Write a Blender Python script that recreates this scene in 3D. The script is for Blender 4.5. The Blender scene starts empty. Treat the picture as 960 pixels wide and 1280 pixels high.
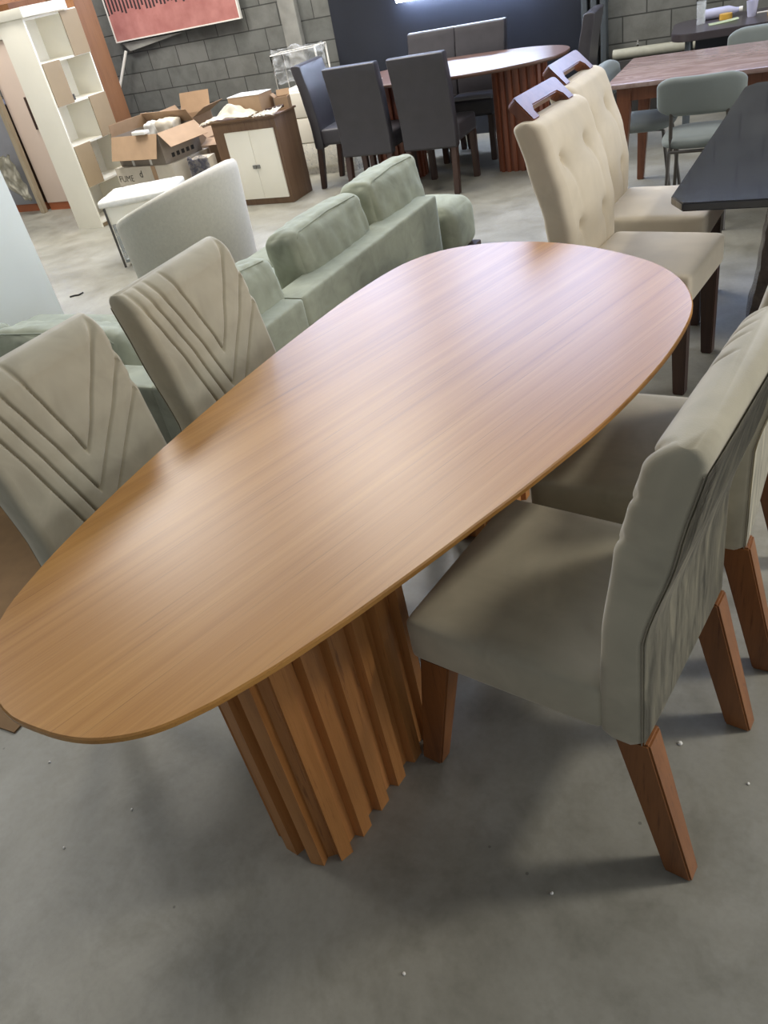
import bpy, bmesh, math, random
from mathutils import Vector, Matrix, noise as mnoise
random.seed(7)
sc = bpy.context.scene
COL = sc.collection
PI = math.pi

# ------------------------------------------------------------------ helpers
def lin(c):
    return tuple(((v/255)/12.92 if v/255 <= .04045 else ((v/255+.055)/1.055)**2.4) for v in c)

def mark_sharp(bm, ang=40):
    bm.normal_update()
    for e in bm.edges:
        if len(e.link_faces) == 2:
            e.smooth = e.calc_face_angle(0) < math.radians(ang)
    for f in bm.faces:
        f.smooth = True

def obj(name, bm, mat, parent=None, ang=40):
    mark_sharp(bm, ang)
    me = bpy.data.meshes.new(name)
    bm.to_mesh(me); bm.free()
    if mat: me.materials.append(mat)
    o = bpy.data.objects.new(name, me)
    COL.objects.link(o)
    if parent: o.parent = parent
    return o

def thing(name, label, cat, loc=(0,0,0), rz=0, group=None):
    o = bpy.data.objects.new(name, None); COL.objects.link(o)
    o.empty_display_size = .1
    o.location = loc; o.rotation_euler = (0,0,rz)
    tag(o, label, cat, group)
    return o

def tag(o, label, cat, group=None, kind=None):
    o['label'] = label; o['category'] = cat
    if group: o['group'] = group
    if kind: o['kind'] = kind
    return o

def struct(name, bm, mat, parent=None, label=None):
    o = obj(name, bm, mat, parent)
    o['kind'] = 'structure'
    if label: o['label'] = label; o['category'] = name.split('_')[0]
    return o

def dup(root, loc, rz, label=None, group=None):
    r = root.copy(); COL.objects.link(r); r.location = loc; r.rotation_euler = (0,0,rz)
    if label: r['label'] = label
    if group: r['group'] = group
    def rec(src, dst):
        for ch in list(src.children):
            c = ch.copy(); COL.objects.link(c); c.parent = dst
            rec(ch, c)
    rec(root, r)
    return r

def merge(dst, src, M=None):
    if M is not None: bmesh.ops.transform(src, matrix=M, verts=src.verts)
    me = bpy.data.meshes.new('tmp'); src.to_mesh(me); src.free()
    dst.from_mesh(me); bpy.data.meshes.remove(me)
    return dst

def new(): return bmesh.new()

def box(dst, x0, x1, y0, y1, z0, z1, bev=0, seg=2, M=None):
    b = bmesh.new(); bmesh.ops.create_cube(b, size=1)
    for v in b.verts:
        v.co = Vector(((x0+x1)/2+v.co.x*(x1-x0), (y0+y1)/2+v.co.y*(y1-y0), (z0+z1)/2+v.co.z*(z1-z0)))
    if bev: bmesh.ops.bevel(b, geom=b.edges[:], offset=bev, segments=seg, profile=.6, affect='EDGES')
    return merge(dst, b, M)

def bx(*a, **k): return box(new(), *a, **k)

def prism(dst, pts, axis, a0, a1, bev=0, M=None):
    """extrude a closed polygon; axis = extruded axis ('x','y','z'); pts in the other two axes in order"""
    b = bmesh.new()
    def mk(p, a):
        if axis == 'x': return (a, p[0], p[1])
        if axis == 'y': return (p[0], a, p[1])
        return (p[0], p[1], a)
    lo = [b.verts.new(mk(p, a0)) for p in pts]; hi = [b.verts.new(mk(p, a1)) for p in pts]
    b.faces.new(lo); b.faces.new(hi[::-1]); n = len(pts)
    for i in range(n): b.faces.new((lo[i], hi[i], hi[(i+1)%n], lo[(i+1)%n]))
    bmesh.ops.recalc_face_normals(b, faces=b.faces[:])
    if bev: bmesh.ops.bevel(b, geom=b.edges[:], offset=bev, segments=2, affect='EDGES')
    return merge(dst, b, M)

def taper(dst, b0, b1, z0, z1, bev=.004):
    """leg between rectangle b0=(x0,x1,y0,y1) at z0 and b1 at z1"""
    b = bmesh.new()
    def ring(r, z): return [b.verts.new(p) for p in ((r[0],r[2],z),(r[1],r[2],z),(r[1],r[3],z),(r[0],r[3],z))]
    lo, hi = ring(b0, z0), ring(b1, z1)
    b.faces.new(lo[::-1]); b.faces.new(hi)
    for i in range(4): b.faces.new((lo[i], lo[(i+1)%4], hi[(i+1)%4], hi[i]))
    bmesh.ops.recalc_face_normals(b, faces=b.faces[:])
    if bev: bmesh.ops.bevel(b, geom=b.edges[:], offset=bev, segments=2, affect='EDGES')
    return merge(dst, b)

def tube(dst, pts, r, n=10, r1=None):
    b = bmesh.new(); pts = [Vector(p) for p in pts]; rings = []
    up = Vector((0,0,1))
    for i, p in enumerate(pts):
        d = (pts[min(i+1,len(pts)-1)]-pts[max(i-1,0)]).normalized()
        a = d.cross(up)
        if a.length < .05: a = d.cross(Vector((1,0,0)))
        a.normalize(); c = d.cross(a).normalized()
        rr = r if r1 is None else r+(r1-r)*i/(len(pts)-1)
        rings.append([b.verts.new(p+a*rr*math.cos(2*PI*k/n)+c*rr*math.sin(2*PI*k/n)) for k in range(n)])
    for i in range(len(rings)-1):
        for k in range(n):
            b.faces.new((rings[i][k], rings[i][(k+1)%n], rings[i+1][(k+1)%n], rings[i+1][k]))
    b.faces.new(rings[0]); b.faces.new(rings[-1][::-1])
    bmesh.ops.recalc_face_normals(b, faces=b.faces[:])
    return merge(dst, b)

def lathe(dst, prof, n=24, M=None):
    b = bmesh.new(); rings = []
    for r, z in prof:
        rings.append([b.verts.new((r*math.cos(2*PI*k/n), r*math.sin(2*PI*k/n), z)) for k in range(n)])
    for i in range(len(rings)-1):
        for k in range(n):
            b.faces.new((rings[i][k], rings[i][(k+1)%n], rings[i+1][(k+1)%n], rings[i+1][k]))
    b.faces.new(rings[0][::-1]); b.faces.new(rings[-1])
    bmesh.ops.recalc_face_normals(b, faces=b.faces[:])
    return merge(dst, b, M)

def pillow(sx, sy, sz, r, puff=(0,0,0), n=14, crump=0, seed=0, M=None, dst=None, pinch=0):
    """rounded upholstered block, centred at origin"""
    b = bmesh.new(); bmesh.ops.create_cube(b, size=2)
    bmesh.ops.subdivide_edges(b, edges=b.edges[:], cuts=n, use_grid_fill=True)
    h = Vector((sx/2, sy/2, sz/2)); off = Vector((seed*3.1, seed*1.7, seed*.9))
    for v in b.verts:
        q = Vector([math.copysign(1-(1-abs(c))**1.5, c) for c in v.co])
        p = Vector([q[i]*h[i] for i in range(3)])
        inn = Vector([max(-(h[i]-r), min(h[i]-r, p[i])) for i in range(3)])
        d = p-inn
        if d.length > 1e-9: p = inn+d.normalized()*r
        f = [1-q[i]**2 for i in range(3)]
        p.x += math.copysign(puff[0]*f[1]*f[2], q.x) if abs(q.x) > .5 else 0
        p.y += math.copysign(puff[1]*f[0]*f[2], q.y) if abs(q.y) > .5 else 0
        p.z += math.copysign(puff[2]*f[0]*f[1], q.z) if abs(q.z) > .5 else 0
        if crump:
            k = mnoise.noise(p*9+off)*.45+mnoise.noise(Vector((p.x*22, p.y*34, p.z*14))+off)*.55
            p += d.normalized()*crump*k if d.length > 1e-9 else Vector((0,0,0))
        v.co = p
    if dst is None: dst = bmesh.new()
    return merge(dst, b, M)

def catmull(P, k=5):
    n = len(P); out = []
    for i in range(n):
        p0, p1, p2, p3 = (Vector(P[(i+j-1) % n]) for j in range(4))
        for s in range(k):
            t = s/k
            out.append(.5*((2*p1)+(p2-p0)*t+(2*p0-5*p1+4*p2-p3)*t*t+(3*p1-p0-3*p2+p3)*t**3))
    return out

def interp(tab, z):
    if z <= tab[0][0]: return tab[0][1]
    for (a, b), (c, d) in zip(tab, tab[1:]):
        if z <= c:
            t = (z-a)/(c-a); t = t*t*(3-2*t)*.4+t*.6
            return b+(d-b)*t
    return tab[-1][1]

def back_slab(front, rear, wid, z0, z1, nu=20, nv=24, er=.02, tr=.03, disp=None):
    """upholstered chair back. Chair local: +x = front, y = across, z up. front/rear: (z,x) tables."""
    b = bmesh.new(); rows = []
    zs = []
    for i in range(5): zs.append((z0+.012*math.sin(i/4*PI/2)*1.0, 1-.35*(1-math.sin(i/4*PI/2))))
    for i in range(1, nv+1): zs.append((z0+.012+(z1-tr-z0-.012)*i/nv, 1))
    for i in range(1, 8):
        a = i/7*PI/2; zs.append((z1-tr+tr*math.sin(a), max(.12, math.cos(a))))
    for z, k in zs:
        f, r = interp(front, z), interp(rear, z)
        m, h = (f+r)/2*.5+f*.0+r*.5*1.0, (f-r)/2
        m = (f+r)/2; h = h*(.25+.75*k)
        w = interp(wid, z)/2*(1-.03*(1-k))
        ring = []
        e = min(er, h*.9)
        for i in range(nu+1):                                   # front run
            y = -(w-e)+2*(w-e)*i/nu
            d = disp(y/w, z) if disp else 0
            ring.append((m+h+d*(k if k < 1 else 1), y))
        for i in range(1, 5):
            a = i/5*PI/2; d = disp(1, z)*.8 if disp else 0
            ring.append((m+h-e+(e)*math.cos(a)+d*math.cos(a), w-e+(e+d*.7)*math.sin(a)))
        ring.append((m+h-e, w+(disp(1, z)*.5 if disp else 0)))
        ring.append((m, w)); ring.append((m-h+e*.5, w))
        for i in range(9): ring.append((m-h, (w-e*.4)*(1-i/4)))
        ring.append((m-h+e*.5, -w)); ring.append((m, -w))
        ring.append((m+h-e, -w+(-disp(-1, z)*.5 if disp else 0)))
        for i in range(4, 0, -1):
            a = i/5*PI/2; d = disp(-1, z)*.8 if disp else 0
            ring.append((m+h-e+e*math.cos(a)+d*math.cos(a), -(w-e)-(e+d*.7)*math.sin(a)))
        rows.append([b.verts.new((x, y, z)) for x, y in ring])
    n = len(rows[0])
    for i in range(len(rows)-1):
        for k in range(n): b.faces.new((rows[i][k], rows[i][(k+1)%n], rows[i+1][(k+1)%n], rows[i+1][k]))
    b.faces.new(rows[0][::-1]); b.faces.new(rows[-1])
    bmesh.ops.recalc_face_normals(b, faces=b.faces[:])
    return b

def sheet(nx, ny, fn):
    """thin crumpled sheet given by fn(u,v)->Vector, with a little thickness"""
    b = bmesh.new()
    V = [[b.verts.new(fn(i/nx, j/ny)) for j in range(ny+1)] for i in range(nx+1)]
    for i in range(nx):
        for j in range(ny): b.faces.new((V[i][j], V[i+1][j], V[i+1][j+1], V[i][j+1]))
    bmesh.ops.solidify(b, geom=b.faces[:], thickness=.0015)
    return b

def seg_d(p, a, b):
    ax, ay = a; bx_, by = b; dx, dy = bx_-ax, by-ay
    t = max(0, min(1, ((p[0]-ax)*dx+(p[1]-ay)*dy)/(dx*dx+dy*dy)))
    return math.hypot(p[0]-ax-t*dx, p[1]-ay-t*dy)

# ------------------------------------------------------------------ materials
class NT:
    def __init__(s, name):
        s.m = bpy.data.materials.new(name); s.m.use_nodes = True
        s.t = s.m.node_tree; s.b = s.t.nodes['Principled BSDF']; s.out = s.t.nodes['Material Output']
    def n(s, typ, **k):
        nd = s.t.nodes.new(typ)
        for a, v in k.items():
            if a in nd.inputs.keys(): nd.inputs[a].default_value = v
            else: setattr(nd, a, v)
        return nd
    def l(s, a, b): s.t.links.new(a, b)
    def coord(s, scale=(1,1,1), rot=(0,0,0), which='Object'):
        c = s.n('ShaderNodeTexCoord'); m = s.n('ShaderNodeMapping')
        m.inputs['Scale'].default_value = scale; m.inputs['Rotation'].default_value = rot
        s.l(c.outputs[which], m.inputs['Vector']); return m.outputs['Vector']
    def noise(s, vec, scale, detail=4, rough=.55, dist=0):
        nd = s.n('ShaderNodeTexNoise'); nd.inputs['Scale'].default_value = scale
        nd.inputs['Detail'].default_value = detail; nd.inputs['Roughness'].default_value = rough
        nd.inputs['Distortion'].default_value = dist
        s.l(vec, nd.inputs['Vector']); return nd.outputs['Fac']
    def ramp(s, fac, stops):
        r = s.n('ShaderNodeValToRGB'); e = r.color_ramp.elements
        while len(e) < len(stops): e.new(.5)
        for el, (p, c) in zip(e, stops):
            el.position = p; el.color = (*c, 1) if len(c) == 3 else c
        s.l(fac, r.inputs['Fac']); return r.outputs['Color']
    def mix(s, fac, a, b, mode='MIX'):
        m = s.n('ShaderNodeMix', data_type='RGBA', blend_type=mode)
        for sock, v in ((m.inputs[0], fac), (m.inputs[6], a), (m.inputs[7], b)):
            if hasattr(v, 'is_output'): s.l(v, sock)
            elif isinstance(v, (int, float)): sock.default_value = v
            else: sock.default_value = (*v, 1)
        return m.outputs[2]
    def math(s, op, a, b=0):
        m = s.n('ShaderNodeMath', operation=op)
        for sock, v in zip(m.inputs, (a, b)):
            if hasattr(v, 'is_output'): s.l(v, sock)
            else: sock.default_value = v
        return m.outputs[0]
    def bump(s, h, strength=.2, dist=.01):
        b = s.n('ShaderNodeBump'); b.inputs['Strength'].default_value = strength; b.inputs['Distance'].default_value = dist
        s.l(h, b.inputs['Height']); s.l(b.outputs['Normal'], s.b.inputs['Normal'])
    def base(s, v):
        if hasattr(v, 'is_output'): s.l(v, s.b.inputs['Base Color'])
        else: s.b.inputs['Base Color'].default_value = (*v, 1)
    def p(s, **k):
        for a, v in k.items(): s.b.inputs[a.replace('_', ' ')].default_value = v
        return s

def velvet(name, c, var=.18, sheen=.35, scale=7, stretch=(1,1,1), rough=.85, tint=(255,250,238)):
    t = NT(name); v = t.coord(scale=stretch)
    n1 = t.noise(v, scale, 3, .6, .6); n2 = t.noise(t.coord(), 420, 2)
    c = lin(c)
    col = t.ramp(n1, [(.3, tuple(x*(1-var) for x in c)), (.5, c), (.72, tuple(min(1, x*(1+var)) for x in c))])
    t.base(col); t.p(Roughness=rough, Sheen_Weight=sheen, Sheen_Roughness=.45, Sheen_Tint=(*lin(tint), 1))
    t.p(Specular_IOR_Level=.2)
    t.bump(n2, .12, .002)
    return t.m

def woody(name, c, dark, light, rough=.4, rot=0, along='y', fine=1.0, coat=0, spec=.5, stretch=(1,22)):
    t = NT(name)
    A_, B_ = stretch; sc_ = {'x': (A_,B_,B_), 'y': (B_,A_,B_), 'z': (B_,B_,A_)}[along]
    c0 = t.n('ShaderNodeTexCoord'); rm = t.n('ShaderNodeMapping'); rm.inputs['Rotation'].default_value = (0,0,rot)
    t.l(c0.outputs['Object'], rm.inputs['Vector'])
    sm = t.n('ShaderNodeMapping'); sm.inputs['Scale'].default_value = sc_
    t.l(rm.outputs['Vector'], sm.inputs['Vector']); v = sm.outputs['Vector']
    n1 = t.noise(v, .8*fine, 5, .6, .5)
    n2 = t.noise(v, 5*fine, 4, .7, .3)
    n3 = t.noise(rm.outputs['Vector'], 2.2, 2)
    col = t.ramp(n1, [(.28, lin(dark)), (.47, lin(c)), (.75, lin(light))])
    line = t.ramp(n2, [(.32, (.50,.42,.36)), (.40, (1,1,1))])
    col = t.mix(.75, col, line, 'MULTIPLY')
    n4 = t.noise(v, 14*fine, 2, .6)
    col = t.mix(.5, col, t.ramp(n4, [(.25, (.72,.68,.64)), (.5, (1,1,1))]), 'MULTIPLY')
    t.base(t.mix(.5, col, t.ramp(n3, [(.3, (.86,.84,.82)), (.7, (1.0,1.0,1.0))]), 'MULTIPLY'))
    t.p(Roughness=rough, Coat_Weight=coat, Coat_Roughness=rough*.8, Specular_IOR_Level=spec)
    t.bump(n2, .06, .001)
    return t.m

def plain(name, c, rough=.5, metal=0, var=.05, scale=12, bump=0, spec=.5, coat=0):
    t = NT(name); v = t.coord(); n = t.noise(v, scale, 4)
    c = lin(c)
    t.base(t.ramp(n, [(.3, tuple(x*(1-var) for x in c)), (.7, tuple(min(1, x*(1+var)) for x in c))]))
    t.p(Roughness=rough, Metallic=metal, Specular_IOR_Level=spec, Coat_Weight=coat, Coat_Roughness=.1)
    if bump: t.bump(t.noise(v, scale*8, 3), bump, .004)
    return t.m

def film(name, tint=(235,238,240), amount=.45):
    t = NT(name)
    tr = t.n('ShaderNodeBsdfTransparent'); mx = t.n('ShaderNodeMixShader')
    n = t.noise(t.coord(), 18, 4, .6, 1.0)
    t.base(lin(tint)); t.p(Roughness=.25, Specular_IOR_Level=.8)
    t.l(t.math('MULTIPLY', t.ramp(n, [(.35, (.35,.35,.35)), (.7, (1,1,1))]), amount*1.3), mx.inputs['Fac'])
    t.l(tr.outputs[0], mx.inputs[1]); t.l(t.b.outputs[0], mx.inputs[2]); t.l(mx.outputs[0], t.out.inputs['Surface'])
    t.bump(n, .6, .02)
    return t.m

def concrete():
    t = NT('polished_concrete'); v = t.coord()
    a = t.noise(v, 1.3, 6, .66, .6); b = t.noise(v, 5.5, 6, .65, .3); c = t.noise(v, 60, 3, .6)
    col = t.ramp(a, [(.3, lin((126,123,111))), (.52, lin((146,143,131))), (.72, lin((164,161,150)))])
    col = t.mix(.55, col, t.ramp(b, [(.32, (.60,.60,.57)), (.52, (1,1,1)), (.75, (1.0,1.0,1.0))]), 'MULTIPLY')
    col = t.mix(.35, col, t.ramp(c, [(.3, (.80,.80,.80)), (.6, (1,1,1))]), 'MULTIPLY')
    vor = t.n('ShaderNodeTexVoronoi'); vor.inputs['Scale'].default_value = 9; t.l(v, vor.inputs['Vector'])
    pit = t.math('LESS_THAN', vor.outputs['Distance'], .035)
    col = t.mix(t.math('MULTIPLY', pit, .5), col, lin((62,60,54)))
    t.base(col)
    r = t.ramp(b, [(.3, (.34,.34,.34)), (.7, (.52,.52,.52))]); t.l(r, t.b.inputs['Roughness'])
    t.p(Specular_IOR_Level=.45)
    t.bump(c, .08, .003)
    return t.m

def blockwall(name, c, dark, mort, ax=0):
    t = NT(name)
    tc = t.n('ShaderNodeTexCoord'); sx = t.n('ShaderNodeSeparateXYZ'); cb = t.n('ShaderNodeCombineXYZ')
    t.l(tc.outputs['Object'], sx.inputs[0]); t.l(sx.outputs[ax], cb.inputs[0]); t.l(sx.outputs[2], cb.inputs[1])
    br = t.n('ShaderNodeTexBrick'); br.inputs['Scale'].default_value = 1
    br.inputs['Brick Width'].default_value = .40; br.inputs['Row Height'].default_value = .20
    br.inputs['Mortar Size'].default_value = .006; br.inputs['Mortar Smooth'].default_value = .3; br.inputs['Bias'].default_value = 0
    br.inputs['Color1'].default_value = (*lin(c), 1); br.inputs['Color2'].default_value = (*lin(dark), 1); br.inputs['Mortar'].default_value = (*lin(mort), 1)
    t.l(cb.outputs[0], br.inputs['Vector'])
    n = t.noise(tc.outputs['Object'], 5, 6, .65, .5)
    t.base(t.mix(.7, br.outputs['Color'], t.ramp(n, [(.3, (.62,.62,.60)), (.6, (1,1,1))]), 'MULTIPLY'))
    t.p(Roughness=.9, Specular_IOR_Level=.15)
    t.bump(t.math('SUBTRACT', t.math('MULTIPLY', t.noise(tc.outputs['Object'], 90, 3), .4), br.outputs['Fac']), .5, .01)
    return t.m

def emit(name, c, s):
    t = NT(name); t.base((0,0,0)); t.p(Emission_Color=(*lin(c), 1), Emission_Strength=s); return t.m

M = {}
M['floor'] = concrete()
M['block'] = blockwall('concrete_block', (118,118,113), (105,106,102), (72,72,69))
M['block_side'] = blockwall('concrete_block_side', (118,118,113), (105,106,102), (72,72,69), 1)
M['pier'] = plain('cast_concrete', (140,139,132), .9, var=.18, scale=6, bump=.3)
M['navy'] = plain('navy_door_paint', (33,36,44), .40, var=.10, scale=3)
M['rail'] = plain('grey_steel', (86,92,96), .5, .3)
M['darkbase'] = plain('dark_concrete', (52,50,48), .9, var=.3, scale=5)  # darker tone for the foot of the back wall
M['oak'] = woody('honey_oak_veneer', (172,122,60), (156,106,48), (186,138,74), rough=.33, rot=-math.radians(70), along='x', spec=.42, stretch=(.35,46))
M['oakz'] = woody('honey_oak_slats', (170,114,60), (148,94,46), (184,126,72), rough=.42, along='z')
M['legwood'] = woody('cherry_leg_wood', (126,78,40), (104,62,31), (144,92,50), rough=.4, along='z')
M['walnut'] = woody('walnut_wood', (112,68,46), (90,52,36), (130,82,56), rough=.28, along='z')
M['darkleg'] = woody('dark_leg_wood', (62,42,34), (44,28,24), (78,56,44), rough=.45, along='z')
M['velvet'] = velvet('taupe_velvet', (172,164,142), .13, .4, 7)
M['velvet_rear'] = velvet('brushed_taupe_velvet', (164,158,138), .60, .45, 7, (5,5,.9))
M['piping'] = velvet('taupe_seam', (126,118,102), .1, .1)
M['cream'] = velvet('cream_velvet', (206,193,170), .08, .35, 5)
M['sage'] = velvet('sage_chenille', (152,155,136), .16, .3, 9, tint=(240,250,235))
M['sagevinyl'] = velvet('sage_upholstery', (122,128,124), .06, .25, 4, tint=(230,240,250))
M['boucle'] = velvet('white_boucle', (206,200,186), .06, .25, 60)
M['darkleather'] = plain('charcoal_leather', (58,55,58), .42, var=.12, scale=9, bump=.06)
M['black_metal'] = plain('black_metal', (30,30,32), .4, .6)
M['grey_metal'] = plain('grey_metal', (92,88,84), .42, .7)
M['steel'] = plain('brushed_steel', (150,148,142), .35, .9)
M['black_glass'] = plain('black_glass', (24,26,36), .06, var=.02, spec=1.0, coat=.6)
M['marble'] = None
M['cardboard'] = plain('cardboard', (160,132,103), .85, var=.08, scale=9)
M['cardboard_grey'] = plain('grey_printed_cardboard', (138,126,112), .8, var=.08, scale=9)
M['cardboard_pale'] = plain('pale_cardboard', (188,178,160), .8, var=.06)
M['whitecard'] = plain('white_card', (226,222,212), .7, var=.03)
M['brownsheet'] = plain('brown_floor_sheet', (124,96,62), .85, var=.1)
M['ink'] = plain('black_ink', (40,38,36), .8)
M['white_lac'] = plain('white_lacquer', (236,231,215), .4, var=.03, scale=3)
M['lit_back'] = plain('lit_white_back', (246,244,236), .5, var=.01)  # white lightened to stand for light falling on the niche backs
M['milky'] = plain('milky_torn_plastic', (208,203,186), .4, var=.12, scale=20, bump=.5)
M['pinkish'] = plain('blush_lacquer', (216,196,180), .42, var=.03, scale=3)
M['beige_pan'] = plain('beige_panel', (158,138,108), .5, var=.05, scale=4)
M['greydoor'] = plain('grey_door_laminate', (138,138,142), .5, var=.04)
M['orangewood'] = woody('orange_brown_panel', (130,88,55), (118,78,47), (138,96,62), rough=.5, along='z', fine=.6)
M['orangewood2'] = woody('orange_kick_board', (160,92,58), (144,80,50), (170,102,66), rough=.5, along='x')
M['palewood'] = woody('pale_pine', (166,152,128), (146,130,104), (182,168,144), rough=.6, along='z')
M['palegrey'] = plain('pale_grey_laminate', (228,232,224), .35, var=.03, scale=2)
M['brownlam'] = woody('brown_laminate', (112,86,64), (94,70,50), (124,98,74), rough=.5, along='z')
M['rose'] = None
M['film'] = film('clear_plastic_film', amount=.28)
M['filmw'] = film('milky_plastic_film', (236,230,214), 1.0)
M['bubble'] = plain('white_bubble_wrap', (224,222,214), .3, var=.08, scale=30, bump=.5)
M['brownfilm'] = plain('shiny_wrapped_brown', (84,70,62), .16, var=.35, scale=24, bump=.9, spec=.8)
M['pipe'] = plain('pale_pipe', (170,168,152), .6, var=.12)
M['desk'] = plain('dark_desk_laminate', (66,60,62), .3, var=.08, scale=4)
M['glass'] = film('drinking_glass', (240,244,246), .25)
M['paper'] = plain('pale_green_paper', (214,222,186), .8)
M['amber'] = plain('amber_plastic', (206,160,62), .4)
M['lilac'] = plain('lilac_plastic', (186,186,210), .4)
M['glow'] = emit('daylight_pane', (192,212,255), 14.5)
M['tubeglow'] = emit('added_glare_strip', (206,222,255), 120.0)  # glow of the lamp added on the navy door
M['lampglow'] = emit('warm_lamp', (255,236,205), 7.0)
M['ceil'] = plain('roof_sheet', (150,150,146), .8)

def marble():
    t = NT('brown_marble'); v = t.coord(scale=(1.2,5,1), rot=(0,0,.1))
    n = t.noise(v, 2.0, 6, .6, 1.2)
    t.base(t.ramp(n, [(.3, lin((128,103,95))), (.48, lin((144,120,111))), (.55, lin((164,142,134))), (.62, lin((140,116,107))), (.8, lin((124,98,90)))]))
    t.p(Roughness=.22, Specular_IOR_Level=.6); return t.m
M['marble'] = marble()

def rose():
    t = NT('rose_canvas'); tc = t.n('ShaderNodeTexCoord'); s = t.n('ShaderNodeSeparateXYZ'); t.l(tc.outputs['Object'], s.inputs[0])
    st = t.math('LESS_THAN', t.math('FRACT', t.math('MULTIPLY', s.outputs[0], 20)), .52)
    cn = t.n('ShaderNodeCombineXYZ'); t.l(t.math('FLOOR', t.math('MULTIPLY', s.outputs[0], 20)), cn.inputs[0])
    wn = t.n('ShaderNodeTexWhiteNoise', noise_dimensions='3D'); t.l(cn.outputs[0], wn.inputs['Vector'])
    edge = t.math('ADD', t.math('MULTIPLY', wn.outputs['Value'], .05), .245)
    up = t.math('GREATER_THAN', s.outputs[2], edge)
    n = t.noise(tc.outputs['Object'], 6, 5)
    col = t.ramp(n, [(.3, lin((160,100,94))), (.7, lin((184,126,118)))])
    t.base(t.mix(t.math('MULTIPLY', st, up), col, lin((52,38,40)))); t.p(Roughness=.8); return t.m
M['rose'] = rose()

# ------------------------------------------------------------------ setting
WY = 8.0
struct('floor', bx(-11, 7, -4, WY, -.1, 0), M['floor'])
b = bx(-9.5, 7, WY, WY+.2, 0, 2.25); box(b, -11, -10.9, WY, WY+.2, 0, 2.25)
struct('wall_back', b, M['block'])
b = new()
for a0, a1, c0, c1 in ((-10.9,-10.82,0,2.25), (-9.58,-9.5,0,2.25), (-10.82,-9.58,0,.08), (-10.82,-9.58,2.17,2.25), (-10.23,-10.17,.08,2.17)): box(b, a0, a1, WY, WY+.12, c0, c1)
dl = struct('door_2', b, M['rail']); struct('door_glass', bx(-10.83, -9.57, WY+.05, WY+.06, .06, 2.2), M['glow'], dl)
struct('wall_left', bx(-11.2, -11, -4, WY+.2, 0, 5.4), M['block_side'])
struct('wall_back_upper', bx(-11, 7, WY, WY+.2, 4.0, 5.4), M['block'])
struct('column_concrete', bx(-4.945, -4.755, WY-.07, WY-.001, 0, 4.6, bev=.008), M['pier'])
b = new()
box(b, -4.385, -1.93, WY-.05, WY-.001, 0, 2.5)
d1 = struct('door_1', b, M['navy'])
b = new()
for x in (-1.93, -1.85, -1.77): box(b, x, x+.05, WY-.10, WY-.001, 0, 2.5, bev=.01)
struct('door_rail', b, M['rail'], d1)
b = new(); box(b, -1.68, 4.5, WY-.16, WY-.001, 0, .488, bev=.01)
struct('baseboard_back', b, M['darkbase'])
# daylight windows high in the back wall
for i, (x0, x1) in enumerate(((-8.6,-6.2), (-5.9,-3.9), (-3.6,-1.5), (-1.2,.8))):
    b = new(); zs_ = 2.25 if x0 < -1.3 else 2.55
    for a0, a1, c0, c1 in ((x0,x1,zs_,zs_+.08), (x0,x1,3.92,4.0), (x0,x0+.07,zs_+.08,3.92), (x1-.07,x1,zs_+.08,3.92), ((x0+x1)/2-.03,(x0+x1)/2+.03,zs_+.08,3.92)):
        box(b, a0, a1, WY, WY+.12, c0, c1)
    w = struct('window_%d' % (i+1), b, M['rail'])
    struct('window_pane', bx(x0+.06, x1-.06, WY+.05, WY+.06, zs_+.05, 3.95), M['glow'], w)
b = new()
for x0, x1 in ((-11,-8.6), (-6.2,-5.9), (-3.9,-3.6), (-1.5,-1.2), (.8,7)): box(b, x0, x1, WY, WY+.2, 2.25, 4.0)
box(b, -1.2, .8, WY, WY+.2, 2.25, 2.55)
struct('wall_back_piers', b, M['block'])
struct('ceiling', bx(-11, 7, -4, WY+.2, 5.4, 5.5), M['ceil'])

# ------------------------------------------------------------------ big oval table
OUT = [(-1.304,.606),(-1.338,.724),(-1.36,.893),(-1.374,1.197),(-1.366,1.571),(-1.334,1.969),(-1.300,2.215),(-1.242,2.424),(-1.146,2.546),(-1.013,2.602),(-.87,2.612),(-.724,2.584),(-.578,2.522),(-.437,2.430),(-.355,2.352),(-.285,2.242),(-.243,2.115),(-.234,1.99),(-.252,1.809),(-.29,1.628),(-.340,1.453),(-.391,1.314),(-.439,1.192),(-.485,1.086),(-.528,.985),(-.569,.893),(-.608,.808),(-.646,.731),(-.684,.659),(-.72,.6),(-.752,.552),(-.803,.493),(-.858,.455),(-.922,.431),(-1.005,.424),(-1.106,.436),(-1.22,.50)]
TC = (-.84, 1.5)
def slab_top(outline, c, z0, z1, mat, parent, cham=.012, name='tabletop'):
    b = bmesh.new(); P = catmull(outline, 4); n = len(P)
    ctr = Vector(c)
    rings = []
    for ins, z in ((cham, z0), (.001, z0+cham*.9), (0, z0+cham), (0, z1-.003), (.003, z1)):
        ring = []
        for i in range(n):
            t = (P[(i+1)%n]-P[i-1]).normalized(); nrm = Vector((t.y, -t.x))
            if nrm.dot(P[i]-ctr) < 0: nrm = -nrm
            q = P[i]-nrm*ins-ctr
            ring.append(b.verts.new((q.x, q.y, z)))
        rings.append(ring)
    for i in range(len(rings)-1):
        for k in range(n): b.faces.new((rings[i][k], rings[i][(k+1)%n], rings[i+1][(k+1)%n], rings[i+1][k]))
    b.faces.new(rings[0]); b.faces.new(rings[-1])
    bmesh.ops.recalc_face_normals(b, faces=b.faces[:])
    return obj(name, b, mat, parent, 30)

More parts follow.
